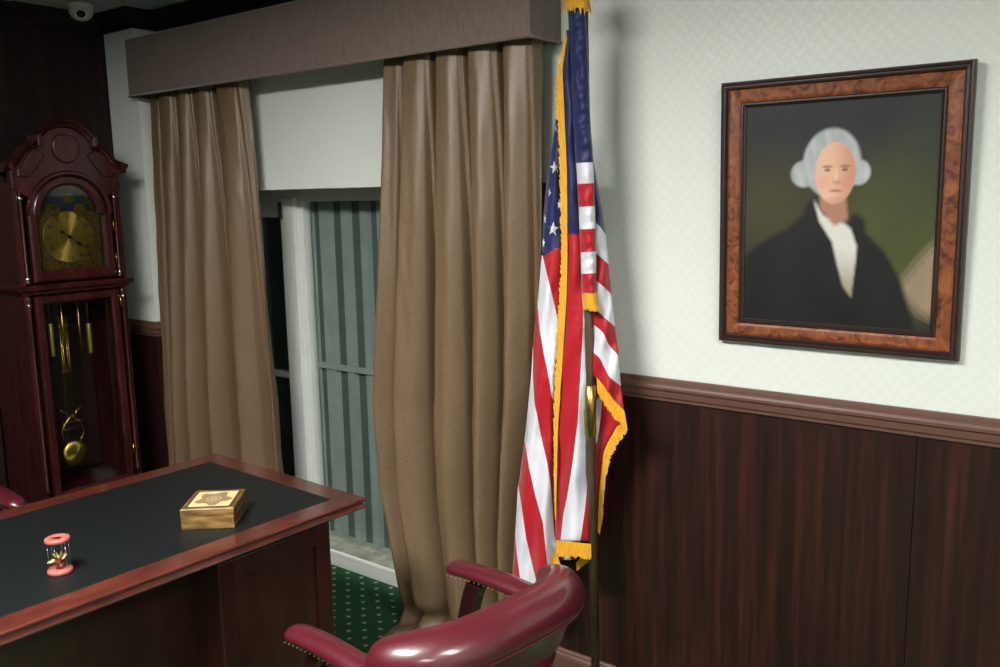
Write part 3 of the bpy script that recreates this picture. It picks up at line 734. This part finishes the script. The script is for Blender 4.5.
# ------------------------------------------------------------------ chairs (local: x right, +y towards the knees)
def make_chair(label):
    t = thing('leather_armchair', label, 'chair')
    bl = MT['burgundy']
    # seat
    b = bm_()
    L = []
    for z, k in ((.37, .90), (.375, .97), (.40, 1.0), (.44, 1.0), (.462, .95), (.474, .80), (.480, .45)):
        ring = []
        for i in range(40):
            a = 2*PI*i/40; c, s = math.cos(a), math.sin(a)
            e = .35; x = abs(c)**e*math.copysign(1, c)*.245*k; y = abs(s)**e*math.copysign(1, s)*.245*k+.02
            ring.append(Vector((x, y, z)))
        L.append(ring)
    rings(b, L, smooth=True); obj('seat', b, bl, t)
    b = bm_(); stack(b, -.235, .235, -.215, .255, [(0, .325), (0, .372)]); obj('seat_rail', b, MT['darkwood'], t)
    # back: a bowed padded shell with a fat rolled top, thick in the middle, closing at each end
    def path(s):   # s -1..1
        x = .268*math.sin(s*PI/2*.97) ; y = -.245 + .175*(1-math.cos(s*PI/2*.97))**1.35
        return x, y
    NS = 48; L = []
    for i in range(NS+1):
        s = -1+2*i/NS; x, y = path(s)
        x2, y2 = path(min(1, s+.02)); x1, y1 = path(max(-1, s-.02)); d = Vector((x2-x1, y2-y1)).normalized(); n = Vector((d.y, -d.x))   # outwards (to the rear)
        e = max(0.0, 1-abs(s)**7)**.5; e = max(e, .10)
        zt = .850 - .030*abs(s)**2.2
        pr = [(-.050, -.145), (-.052, -.06), (-.050, -.030), (-.036, -.008), (-.010, 0.0), (.024, -.004), (.050, -.018), (.066, -.040), (.070, -.066), (.062, -.084), (.040, -.11), (.018, -.150), (.005, -.20), (-.02, -.20)]
        ring = []
        for o_, dz in pr:
            dz2 = -.10+(dz+.10)*(.55+.45*e); o2 = o_*e
            ring.append(Vector((x+n.x*o2, y+n.y*o2, zt+dz2)))
        L.append(ring)
    b = bm_(); rings(b, L, smooth=True); bk = obj('backrest', b, bl, t)
    md = bk.modifiers.new('soft', 'SUBSURF'); md.levels = 1; md.render_levels = 2
    # welt along the outer roll
    b = bm_(); pts = [L[i][9]+(L[i][9]-L[i][4]).normalized()*.0 for i in range(1, NS)]
    tube(b, pts, .0035, 8); obj('welt', b, bl, bk)
    # lower shell of the back down to the seat
    b = bm_(); LL = []
    for i in range(3, NS-2):
        s = -1+2*i/NS; x, y = path(s)
        x2, y2 = path(min(1, s+.02)); x1, y1 = path(max(-1, s-.02)); d = Vector((x2-x1, y2-y1)).normalized(); n = Vector((d.y, -d.x))
        LL.append([Vector((x*k+n.x*o_, y*1.0+n.y*o_+ (0.02 if z < .5 else 0), z)) for o_, z, k in ((-.045, .74, .97), (-.040, .58, .88), (-.030, .45, .80), (-.02, .38, .78), (.006, .38, .78), (.006, .50, .82), (.008, .62, .89), (.012, .74, .96))])
    rings(b, LL, smooth=True); obj('back_shell', b, bl, t)
    for s in (-1, 1):
        # padded arm
        b = bm_(); L3 = []
        for i in range(25):
            u = i/24; y = lerp(-.165, .272, u); z = lerp(.702, .690, u)+.014*math.sin(u*PI)
            k = 1.0
            if u > .90: k = math.sqrt(max(.02, 1-((u-.90)/.10)**2))
            x = s*lerp(.262, .262, u); ring = []
            for q in range(16):
                a = 2*PI*q/16; c, s_ = math.cos(a), math.sin(a)
                ring.append(Vector((x+c*.036*k, y, z+ (s_*.024*k if s_ > 0 else s_*.018*k))))
            L3.append(ring)
        rings(b, L3, smooth=True); arm = obj('arm', b, bl, t)
        # nail heads along the outer and inner lower edge
        spots = []
        for side in (-1, 1):
            for i in range(22):
                u = i/21; y = lerp(-.15, .250, u); z = lerp(.702, .690, u)+.014*math.sin(u*PI)-.0125
                spots.append((s*.262+side*.0292, y, z))
        for i in range(5):
            a = -PI/3+PI*i/6; spots.append((s*.262+math.sin(a)*.020, .254+math.cos(a)*.008, .6795))
        tt = bmesh.new(); bmesh.ops.create_icosphere(tt, subdivisions=1, radius=.0025)
        n0 = obj('nail', tt, MT['paleBrass'], arm); n0.location = spots[0]
        for p in spots[1:]:
            n1 = n0.copy(); C.objects.link(n1); n1.parent = arm; n1.location = p
        # curved wooden arm post
        b = bm_(); pts = [(s*.258, .150+.095*(v/9)**.8, .678-.32*v/9) for v in range(10)]
        LL = [[Vector((p[0]+dx*.016, p[1]+dy*lerp(.030, .024, i/9), p[2])) for dx, dy in ((-1, -1), (1, -1), (1, 1), (-1, 1))] for i, p in enumerate(pts)]
        rings(b, LL); po = obj('arm_post', b, MT['darkwood'], t); mdx = po.modifiers.new('bv', 'BEVEL'); mdx.width = .004; mdx.segments = 2
        for fy in (-1, 1):
            b = bm_(); y0_ = .02+fy*.215
            LL = []
            for v in range(8):
                q = v/7; z = .34*(1-q); y = y0_ + (fy*.02*q if fy > 0 else -.06*q*q); wv = lerp(.024, .015, q)
                LL.append([Vector((s*.212+dx*wv, y+dy*wv, z)) for dx, dy in ((-1, -1), (1, -1), (1, 1), (-1, 1))])
            rings(b, LL); lg = obj('leg', b, MT['darkwood'], t)
    return t
ch = make_chair('burgundy leather armchair with nail trimmed arms, in the foreground facing the desk')
ch.location = (-1.352, -1.015, 0); ch.rotation_euler = (0, 0, R(81.5))
c2 = copy_tree(ch); c2['label'] = 'burgundy armchair on the far side of the desk by the clock'
c2.location = (-3.43, -1.47, 0); c2.rotation_euler = (0, 0, R(-90))
c2['group'] = ch['group'] = 'burgundy armchairs around the desk'

# ------------------------------------------------------------------ portrait
def planept(px, py): p = at(px, py, 0); return p
TL, TR, BL_, BR_ = at(725, 82, -.02), at(980, 61, -.02), at(718, 340, -.02), at(957, 362, -.02)
pcx = (TL.x+TR.x+BL_.x+BR_.x)/4; PW = (TR.x-TL.x+BR_.x-BL_.x)/4; ztop = (TL.z+TR.z)/2; zbot = (BL_.z+BR_.z)/2; pcz = (ztop+zbot)/2; PH = (ztop-zbot)/2
pic = thing('framed_portrait', 'framed portrait of a grey haired sitter in a dark coat on the wall', 'picture', (pcx, -.003, pcz))
pic.rotation_euler = (R(1.5), 0, 0); pic.location.y = -.012
def fring(bm, prof, mi=0):
    """prof = [(inset, y)] closed cross-section"""
    L = []
    for sx, sz in ((-1, -1), (1, -1), (1, 1), (-1, 1), (-1, -1)):
        L.append([Vector((sx*(PW-i), y, sz*(PH-i))) for i, y in prof])
    rings(bm, L, mi, cap0=False, cap1=False)
b = bm_(); fring(b, [(0, 0), (0, -.018), (.003, -.024), (.008, -.026), (.012, -.022), (.014, -.022), (.019, -.024), (.022, -.018), (.024, -.016), (.024, 0)]); obj('outer_moulding', b, MT['frame_dark'], pic)
b = bm_(); fring(b, [(.0235, 0), (.0235, -.016), (.030, -.0185), (.052, -.0165), (.0605, -.014), (.0605, 0)]); obj('burl_panel', b, MT['burl'], pic)
b = bm_(); fring(b, [(.060, 0), (.060, -.017), (.063, -.020), (.067, -.020), (.070, -.015), (.074, -.012), (.074, 0)]); obj('inner_moulding', b, MT['frame_dark'], pic)
b = bm_(); box(b, -PW+.004, PW-.004, -.006, .002, -PH+.004, PH-.004); obj('backing', b, MT['black'], pic)
cw, chh = PW-.072, PH-.072
def ell(x, y, cx, cy, rx, ry, soft, rot=0):
    dx, dy = x-cx, y-cy
    c, s = math.cos(rot), math.sin(rot); dx, dy = dx*c+dy*s, -dx*s+dy*c
    return ss(1+soft, 1-soft, math.hypot(dx/rx, dy/ry))
def polyin(x, y, P):
    ins = False; n = len(P); j = n-1
    for i in range(n):
        xi, yi = P[i]; xj, yj = P[j]
        if (yi > y) != (yj > y) and x < (xj-xi)*(y-yi)/(yj-yi)+xi: ins = not ins
        j = i
    return ins
def polysoft(x, y, P, s=.006):
    k = 0
    for dx, dy in ((0, 0), (s, 0), (-s, 0), (0, s), (0, -s), (s*.7, s*.7), (-s*.7, -s*.7), (s*.7, -s*.7), (-s*.7, s*.7)): k += polyin(x+dx, y+dy, P)
    return k/9
def paint(u, v):
    """an anonymous sitter: u to the right, v upwards, 0..1"""
    y = 1-v; x = u
    nz = noise.noise(Vector((x*6, y*6, 1)))*.5+.5; nf = noise.noise(Vector((x*60, y*60, 5)))
    c = mixc(s2l(30, 31, 35), s2l(38, 38, 41), nz)
    c = mixc(c, s2l(78, 84, 38), .75*ell(x, y, .80, .60, .30, .33, .6))
    c = mixc(c, s2l(74, 70, 36), .60*ell(x, y, .16, .50, .30, .24, .8))
    c = mixc(c, s2l(54, 62, 44), .5*ell(x, y, .90, .30, .16, .32, .6, .3))
    # pale sky breaking through low on the right
    c = mixc(c, s2l(172, 146, 126), .85*polysoft(x, y, [(.84, .80), (.93, .69), (1.02, .60), (1.02, .95), (.94, .92), (.86, .86)], .03)*(.6+.4*nz))
    # coat
    coat = [(.0, 1.02), (.0, .70), (.10, .63), (.24, .565), (.33, .50), (.36, .44), (.40, .42), (.47, .52), (.56, .545), (.60, .49), (.655, .52), (.66, .575), (.76, .66), (.84, .78), (.90, .93), (.93, 1.02)]
    c = mixc(c, mixc(s2l(20, 20, 22), s2l(34, 33, 35), nz*.7), polysoft(x, y, coat, .012))
    # neck cloth
    c = mixc(c, mixc(s2l(206, 202, 196), s2l(150, 140, 122), ss(.62, .86, y)), polysoft(x, y, [(.385, .43), (.44, .50), (.54, .53), (.585, .56), (.62, .64), (.615, .72), (.60, .87), (.555, .82), (.52, .72), (.49, .62), (.42, .53)], .008))
    # hair mass, rounded on both sides
    hair = mixc(s2l(140, 144, 150), s2l(190, 192, 194), .5+.5*noise.noise(Vector((x*30, y*14, 9))))
    c = mixc(c, hair, ell(x, y, .475, .27, .150, .150, .08))
    c = mixc(c, hair, ell(x, y, .335, .315, .075, .060, .15)); c = mixc(c, hair, ell(x, y, .615, .315, .060, .055, .15))
    # neck, face
    c = mixc(c, s2l(166, 120, 98), polysoft(x, y, [(.42, .38), (.55, .38), (.57, .52), (.50, .55), (.42, .47)], .01))
    sk = mixc(s2l(220, 176, 152), s2l(196, 140, 118), ss(.44, .60, x))
    sk = mixc(sk, s2l(214, 140, 124), .4*ell(x, y, .435, .355, .04, .035, .7)); sk = mixc(sk, s2l(206, 124, 108), .4*ell(x, y, .565, .355, .03, .03, .7))
    c = mixc(c, sk, ell(x, y, .495, .315, .105, .135, .06))
    # generic features
    for ex in (.455, .545):
        c = mixc(c, s2l(120, 84, 70), .65*ell(x, y, ex, .287, .026, .007, .5)); c = mixc(c, s2l(70, 66, 70), .8*ell(x, y, ex, .302, .015, .0065, .4))
    c = mixc(c, s2l(176, 112, 94), .6*ell(x, y, .505, .356, .020, .009, .5)); c = mixc(c, s2l(232, 194, 172), .5*ell(x, y, .500, .325, .009, .030, .6))
    c = mixc(c, s2l(160, 76, 72), .7*ell(x, y, .500, .393, .032, .0065, .5))
    c = mixc(c, s2l(176, 130, 112), .35*ell(x, y, .50, .435, .05, .012, .6))
    return tuple(max(0, k*(1+.04*nf)) for k in c)
pm = attrmat('painted_canvas', .5)
pgrid('canvas', 200, 240, paint, lambda u, v: Vector((lerp(-cw, cw, u), -.0085, lerp(-chh, chh, v))), pm, pic)

# ------------------------------------------------------------------ flag on its pole
FY = -.19
px0, px1 = at(592.5, 640, FY), at(590, 330, FY)
polex = (px0.x+px1.x)/2
flg = thing('flag_on_pole', 'American flag with gold fringe hanging furled on a wooden pole', 'flag', (polex, FY, 0))
inv = Vector((-polex, -FY, 0))
MI = {'navy': 0, 'red': 1, 'white': 2}
FM = [MT['navy'], MT['red'], MT['fwhite']]
def P_(px, py, d=0.0):
    """authored on the flag's own upright plane, then given relief d towards the room"""
    return at(px, py, FY-d) + inv
cloth = bm_()
def wr(x, y): return .0050*noise.noise(Vector((x*.16, y*.045+x*.05, 3.3)))+.0022*noise.noise(Vector((x*.35, y*.16-x*.2, 7.7)))
def vpanel(bm, y0, y1, curves, cols, relief, rows=120, sub=6):
    L = curves[0]; Rr = curves[-1]; grid = []
    for r in range(rows+1):
        y = lerp(y0, y1, r/rows); xl = interp(L, y); xr = interp(Rr, y); line = []
        bs = []
        prev = xl
        for cv in curves:
            if y < cv[0][0] and cv is not L and cv is not Rr: v = xl
            else: v = interp(cv, y)
            v = min(max(v, xl), xr); v = max(v, prev); prev = v; bs.append(v)
        for k in range(len(bs)-1):
            for s in range(sub): line.append((lerp(bs[k], bs[k+1], s/sub), y, k))
        line.append((bs[-1], y, len(bs)-2)); grid.append(line)
    vs = []
    for line in grid:
        row = []
        xl, xr = line[0][0], line[-1][0]
        for x, y, k in line:
            u = (x-xl)/max(1e-6, xr-xl); row.append(bm.verts.new(P_(x, y, relief(u, x, y))))
        vs.append(row)
    for r in range(rows):
        for i in range(len(vs[0])-1):
            a, c = grid[r][i], grid[r][i+1]; a2, c2_ = grid[r+1][i], grid[r+1][i+1]
            if c[0]-a[0] < 1e-4 and c2_[0]-a2[0] < 1e-4: continue
            f = bm.faces.new((vs[r][i], vs[r][i+1], vs[r+1][i+1], vs[r+1][i])); f.smooth = True
            k = a[2]; cc = cols[k]
            if callable(cc): cc = cc((a[0]+c2_[0])/2, (a[1]+c2_[1])/2)
            f.material_index = MI[cc]
def polyat(P, t):
    d = [0]
    for a, c in zip(P, P[1:]): d.append(d[-1]+math.hypot(a[0]-c[0], a[1]-c[1]))
    T = t*d[-1]
    for i in range(len(P)-1):
        if T <= d[i+1]+1e-9:
            q = (T-d[i])/max(1e-9, d[i+1]-d[i]); return (lerp(P[i][0], P[i+1][0], q), lerp(P[i][1], P[i+1][1], q))
    return P[-1]
def hpanel(bm, lines, cols, relief, ncol=18, sub=14, mis=None):
    prevrow = None
    for k in range(len(lines)-1):
        for s in range(sub+1):
            if s == 0 and k > 0: 
                continue
            row = []
            for c in range(ncol+1):
                t = c/ncol; a = polyat(lines[k], t); e = polyat(lines[k+1], t)
                x, y = lerp(a[0], e[0], s/sub), lerp(a[1], e[1], s/sub)
                row.append(bm.verts.new(P_(x, y, relief(t, x, y))))
            if prevrow:
                for c in range(ncol):
                    f = bm.faces.new((prevrow[c], prevrow[c+1], row[c+1], row[c])); f.smooth = True
                    f.material_index = MI[cols[k]] if mis is None else mis
            prevrow = row
# left wing ---------------------------------------------------
Lsil = [(119, 555.5), (126, 555), (162, 550), (183, 546.6), (225, 543), (255, 542), (299, 538), (341, 533.6), (378, 531), (429, 526), (477, 520), (487, 518), (544, 514.7), (577, 512.6), (600, 511)]
Lrt = [(119, 558.5), (172, 561), (254, 562), (292, 561.5), (324, 559.5), (378, 557), (412, 555.5), (486, 556), (516, 556), (600, 556)]
B = {1: [(255.5, 542.8), (320, 558), (325, 562)], 2: [(303, 537.6), (330, 539.9), (355, 544), (380, 549.3), (398, 552.2), (408, 557)],
     3: [(343, 533.4), (377, 533.2), (402, 534.6), (431, 540), (461, 547), (490, 551.2), (533, 554), (546, 557)],
     4: [(440, 524.8), (469, 529.4), (495, 535.2), (523, 543), (561, 546.8), (600, 550)], 5: [(484, 518.3), (508, 522), (537.7, 526), (569, 533.6), (600, 541)], 6: [(536, 515.2), (560.8, 517.8), (584, 521), (600, 524)]}
def relL(u, x, y):
    g = (y-119)/480
    return -.012+.030*math.sin(PI*u)*(.5+g)+.016*g*math.sin(u*11+y*.012)+.004*math.sin(y*.06+u*6)+wr(x, y)
canton = lambda nm: (lambda x, y: 'navy' if y < 255.5-(x-542)*.45 else nm)
vpanel(cloth, 119, 598, [Lsil, B[6], B[5], B[4], B[3], B[2], B[1], Lrt],
       [canton('red'), canton('white'), canton('red'), canton('white'), canton('red'), canton('white'), canton('red')], relL, rows=200, sub=5)
# centre fold -------------------------------------------------
Cl = [(30, 566), (60, 562), (94, 562), (128, 563), (258, 565.5), (292, 565), (345, 562), (381, 560), (429, 556.8), (486, 556), (541, 555.5)]
Cr = [(30, 571), (78, 574), (128, 576), (204, 580), (240, 582), (278, 583), (313, 585), (349, 586.5), (378, 587), (423, 587), (486, 587.7), (502, 590), (545, 591)]
c1 = [(0, 600), (270, 600), (278, 580.8), (313, 583), (340, 582.3), (370, 580.8), (423, 577.7), (465, 572.4), (498, 567), (512, 564), (542, 560.5)]
c2 = [(0, 600), (470, 600), (481, 587.7), (508, 585), (544, 580)]
def relC(u, x, y):
    g = max(0, (y-200)/340); return wr(x, y)+.012*(1-u)+.026*math.sin(PI*u)+.010*g*math.sin(u*8+y*.02)+.004*math.sin(y*.09+u*5)
cant2 = lambda x, y: 'navy' if y < 234.5 else 'red'
vpanel(cloth, 30, 541, [Cl, c1, c2, Cr], [cant2, 'white', 'red'], relC, rows=200, sub=6)
# furled sleeve over the top of the pole ------------------------
def relS(t, x, y): return .010+.036*math.sqrt(max(0, 1-(2*t-1)**2))+.0022*math.sin(y*.42+t*3+2.5*math.sin(y*.05))+.002*math.sin(y*.17-t*5)+.6*wr(x*2, y*1.6)
SL = [(8, 568), (39, 569), (78, 571), (128, 573), (162, 576), (204, 578.5), (246, 580.3), (294, 582)]
SR = [(8, 585.5), (39, 587.5), (78, 588.5), (128, 590.4), (162, 593.2), (225, 595.5), (252, 596), (294, 596.2)]
ys = [8, 50, 85, 120, 163, 184, 207, 229.5, 252.5, 274, 294]
hpanel(cloth, [[(interp(SL, y), y), (interp(SR, y), y-1)] for y in ys], ['navy']*4+['white', 'red', 'white', 'red', 'white', 'red'], relS, 20, 18)
# right wing --------------------------------------------------
def relR(t, x, y): return -.004+.020*math.sin(PI*t)-.03*t+.007*math.sin(x*.28+y*.10)+wr(x, y)
RL = [[(592.5, 158), (593.6, 162)], [(593, 218), (605.6, 234.4)], [(593, 250), (608.7, 264.8)], [(593, 277), (611.2, 294)], [(592, 306), (615, 327)],
      [(592, 323), (603, 332), (608, 344), (618.3, 355.5)], [(592, 351), (600, 358), (609, 376.8), (620.7, 386)], [(592, 374), (597, 379), (605, 388), (613, 400), (624.5, 413)]]
hpanel(cloth, RL, ['navy', 'white', 'red', 'white', 'red', 'white', 'red'], relR, 20, 16)
# the reverse side hanging behind the right wing
def relB(u, x, y): return -.045+.01*math.sin(u*6+y*.05)
vpanel(cloth, 380, 530, [[(380, 592), (530, 594)], [(380, 604), (395, 603), (441, 598), (450, 592), (530, 592)], [(380, 604), (410, 619), (423, 619.7), (440, 609), (452, 604), (469, 602), (490, 599.7), (530, 598)]], ['white', 'red'], relB, rows=60, sub=6)
# reverse of the whole furled flag, closing it behind the pole
def relK(u, x, y): return -.035-.02*math.sin(PI*u)+.008*math.sin(u*16)
Kl = [(170, 560), (255, 553), (378, 545), (477, 535), (560, 530)]; Kr = [(170, 585), (255, 592), (330, 598), (390, 602), (420, 586), (560, 578)]
ks = [[(y, lerp(interp(Kl, y), interp(Kr, y), q/7)) for y in (170, 255, 330, 378, 390, 420, 477, 560)] for q in range(8)]
kc = lambda nm: (lambda x, y: 'navy' if y < 235 else nm)
vpanel(cloth, 170, 560, ks, [kc('red' if q % 2 == 0 else 'white') for q in range(7)], relK, rows=100, sub=4)
co = obj('flag_cloth', cloth, FM, flg, recalc=False)
md = co.modifiers.new('t', 'SOLIDIFY'); md.thickness = 0.0015; md.offset = 0
# fringe: bundles of bullion threads as thick ribbons with toothed ends
def fringe(bm, P, Q, rel, n=60, seed=0, jag=.12, th=.004):
    random.seed(seed); prevs = None
    for i in range(n+1):
        t = i/n; a = polyat(P, t); e = polyat(Q, t); j = 1+random.uniform(-jag, jag)
        pts = []
        for q in (0, .33, .66, 1):
            x, y = lerp(a[0], e[0], q*(j if q == 1 else 1)), lerp(a[1], e[1], q*(j if q == 1 else 1))
            wv = (.0008 if i % 2 else 0)
            pts.append((bm.verts.new(P_(x, y, rel(t)+wv)), bm.verts.new(P_(x, y, rel(t)-th))))
        if prevs:
            for q in range(3):
                bm.faces.new((prevs[q][0], pts[q][0], pts[q+1][0], prevs[q+1][0])); bm.faces.new((prevs[q][1], prevs[q+1][1], pts[q+1][1], pts[q][1]))
            bm.faces.new((prevs[3][0], pts[3][0], pts[3][1], prevs[3][1]))
        prevs = pts
fr = bm_()
# long vertical fringe
Lf = [(566, 31), (560, 58), (556, 78), (556.5, 105), (558, 128), (559.8, 172), (560.9, 254), (559.8, 285), (557.7, 324), (555, 378), (553.6, 412), (553.8, 486), (555, 518)]
Rf = [(567, 39), (562.5, 68), (563.5, 94), (565, 128), (567, 172), (567.5, 254), (566.8, 292), (563.5, 345), (561, 381), (558, 429), (557, 470), (556.4, 495), (556, 522)]
fringe(fr, Rf, Lf, lambda t: .030, 300, 1, .16)
fringe(fr, [(556, 540), (591, 544)], [(555.5, 556), (591.5, 558.5)], lambda t: .030+.012*math.sin(PI*t), 46, 2)
fringe(fr, [(582, 293), (597, 292.5)], [(583.5, 310), (599.5, 311)], lambda t: .012+.036*math.sqrt(max(0, 1-(2*t-1)**2)), 26, 3)
fringe(fr, [(596.5, 377), (605, 387), (613, 399), (624.5, 411)], [(597.5, 394), (605, 405), (615, 419), (627.5, 430)], lambda t: .014*(1-t), 60, 4)
fringe(fr, [(623, 423), (617, 426), (609, 440), (603.5, 452), (601.5, 469), (599.3, 490), (597.5, 531)], [(627.8, 429), (618, 444), (610, 459), (606, 477), (604, 495), (602.5, 520), (599.5, 535)], lambda t: -.036, 90, 5)
fringe(fr, [(556, 551), (551, 556)], [(561, 566), (548, 567)], lambda t: -.01, 16, 6)
fringe(fr, [(586, 552), (576, 563)], [(589, 562), (577, 571)], lambda t: -.02, 16, 7)
# fringe crowning the sleeve above
fringe(fr, [(566, -12), (588, -12)], [(562, 10), (591.5, 12)], lambda t: .014+.040*math.sqrt(max(0, 1-(2*t-1)**2)), 30, 8, .25)
obj('gold_fringe', fr, MT['gold'], flg, recalc=True)
# stars
def star(cx, cy, r, sx=1.0, rot=0.0, relf=None):
    b = bm_(); n = 10; ring = []
    for k in range(n):
        a = -PI/2+rot+k*PI/5; rr = r if k % 2 == 0 else r*.40
        ring.append((cx+math.cos(a)*rr*sx, cy+math.sin(a)*rr))
    def rel(x, y):
        xl, xr = interp(Lsil, y), interp(Lrt, y); u = min(1, max(0, (x-xl)/(xr-xl))); return relL(u, x, y)+.0022
    c0 = b.verts.new(P_(cx, cy, rel(cx, cy)+.0006)); vs = [b.verts.new(P_(x, y, rel(x, y))) for x, y in ring]; lo = [b.verts.new(P_(x, y, rel(x, y)-.002)) for x, y in ring]
    for k in range(n):
        b.faces.new((c0, vs[k], vs[(k+1) % n])); b.faces.new((vs[k], lo[k], lo[(k+1) % n], vs[(k+1) % n]))
    obj('star', b, MT['fwhite'], flg)
star(554.6, 167.5, 7.2, .72, -.15); star(553, 229, 7.6, .78, .1); star(549.6, 193, 5.6, .28, .25); star(559.2, 204.5, 5.5, .45, 0); star(544.9, 219, 5.4, .22, .1); star(543.6, 243, 5.8, .25, .1); star(555.9, 128.5, 4, .25, 0)
# pole, ferrule, base and finial
pp0, pp1 = at(595, 640, FY)+inv, at(583, 0, FY)+inv; pd = (pp1-pp0)/(pp1.z-pp0.z)
pole_at = lambda z: pp0+pd*(z-pp0.z)
b = bm_(); tube(b, [pole_at(.02), pole_at(2.42)], .0148, 18); obj('pole', b, MT['pole'], flg)
zf0, zf1 = at(591, 436, FY).z, at(591, 385, FY).z; fx = pole_at(zf0).x; ex = pole_at(0).x; tx = pole_at(2.5).x
b = bm_(); lathe(b, [(.0140, zf0), (.0180, zf0+.002), (.0180, zf1-.002), (.0140, zf1)], fx-.002, 0, 0, 24); obj('ferrule', b, MT['polebrass'], flg)
b = bm_(); lathe(b, [(0, 0), (.125, 0), (.13, .008), (.125, .016), (.06, .030), (.028, .045), (.020, .06), (.018, .16), (.012, .165), (0, .165)], ex, 0, 0, 40); obj('base', b, MT['polebrass'], flg)
b = bm_(); lathe(b, [(0, 2.40), (.018, 2.405), (.012, 2.42), (.022, 2.435), (.022, 2.455), (.009, 2.47), (.022, 2.52), (.014, 2.57), (0, 2.62)], tx, 0, 0, 20); obj('finial', b, MT['brass'], flg)
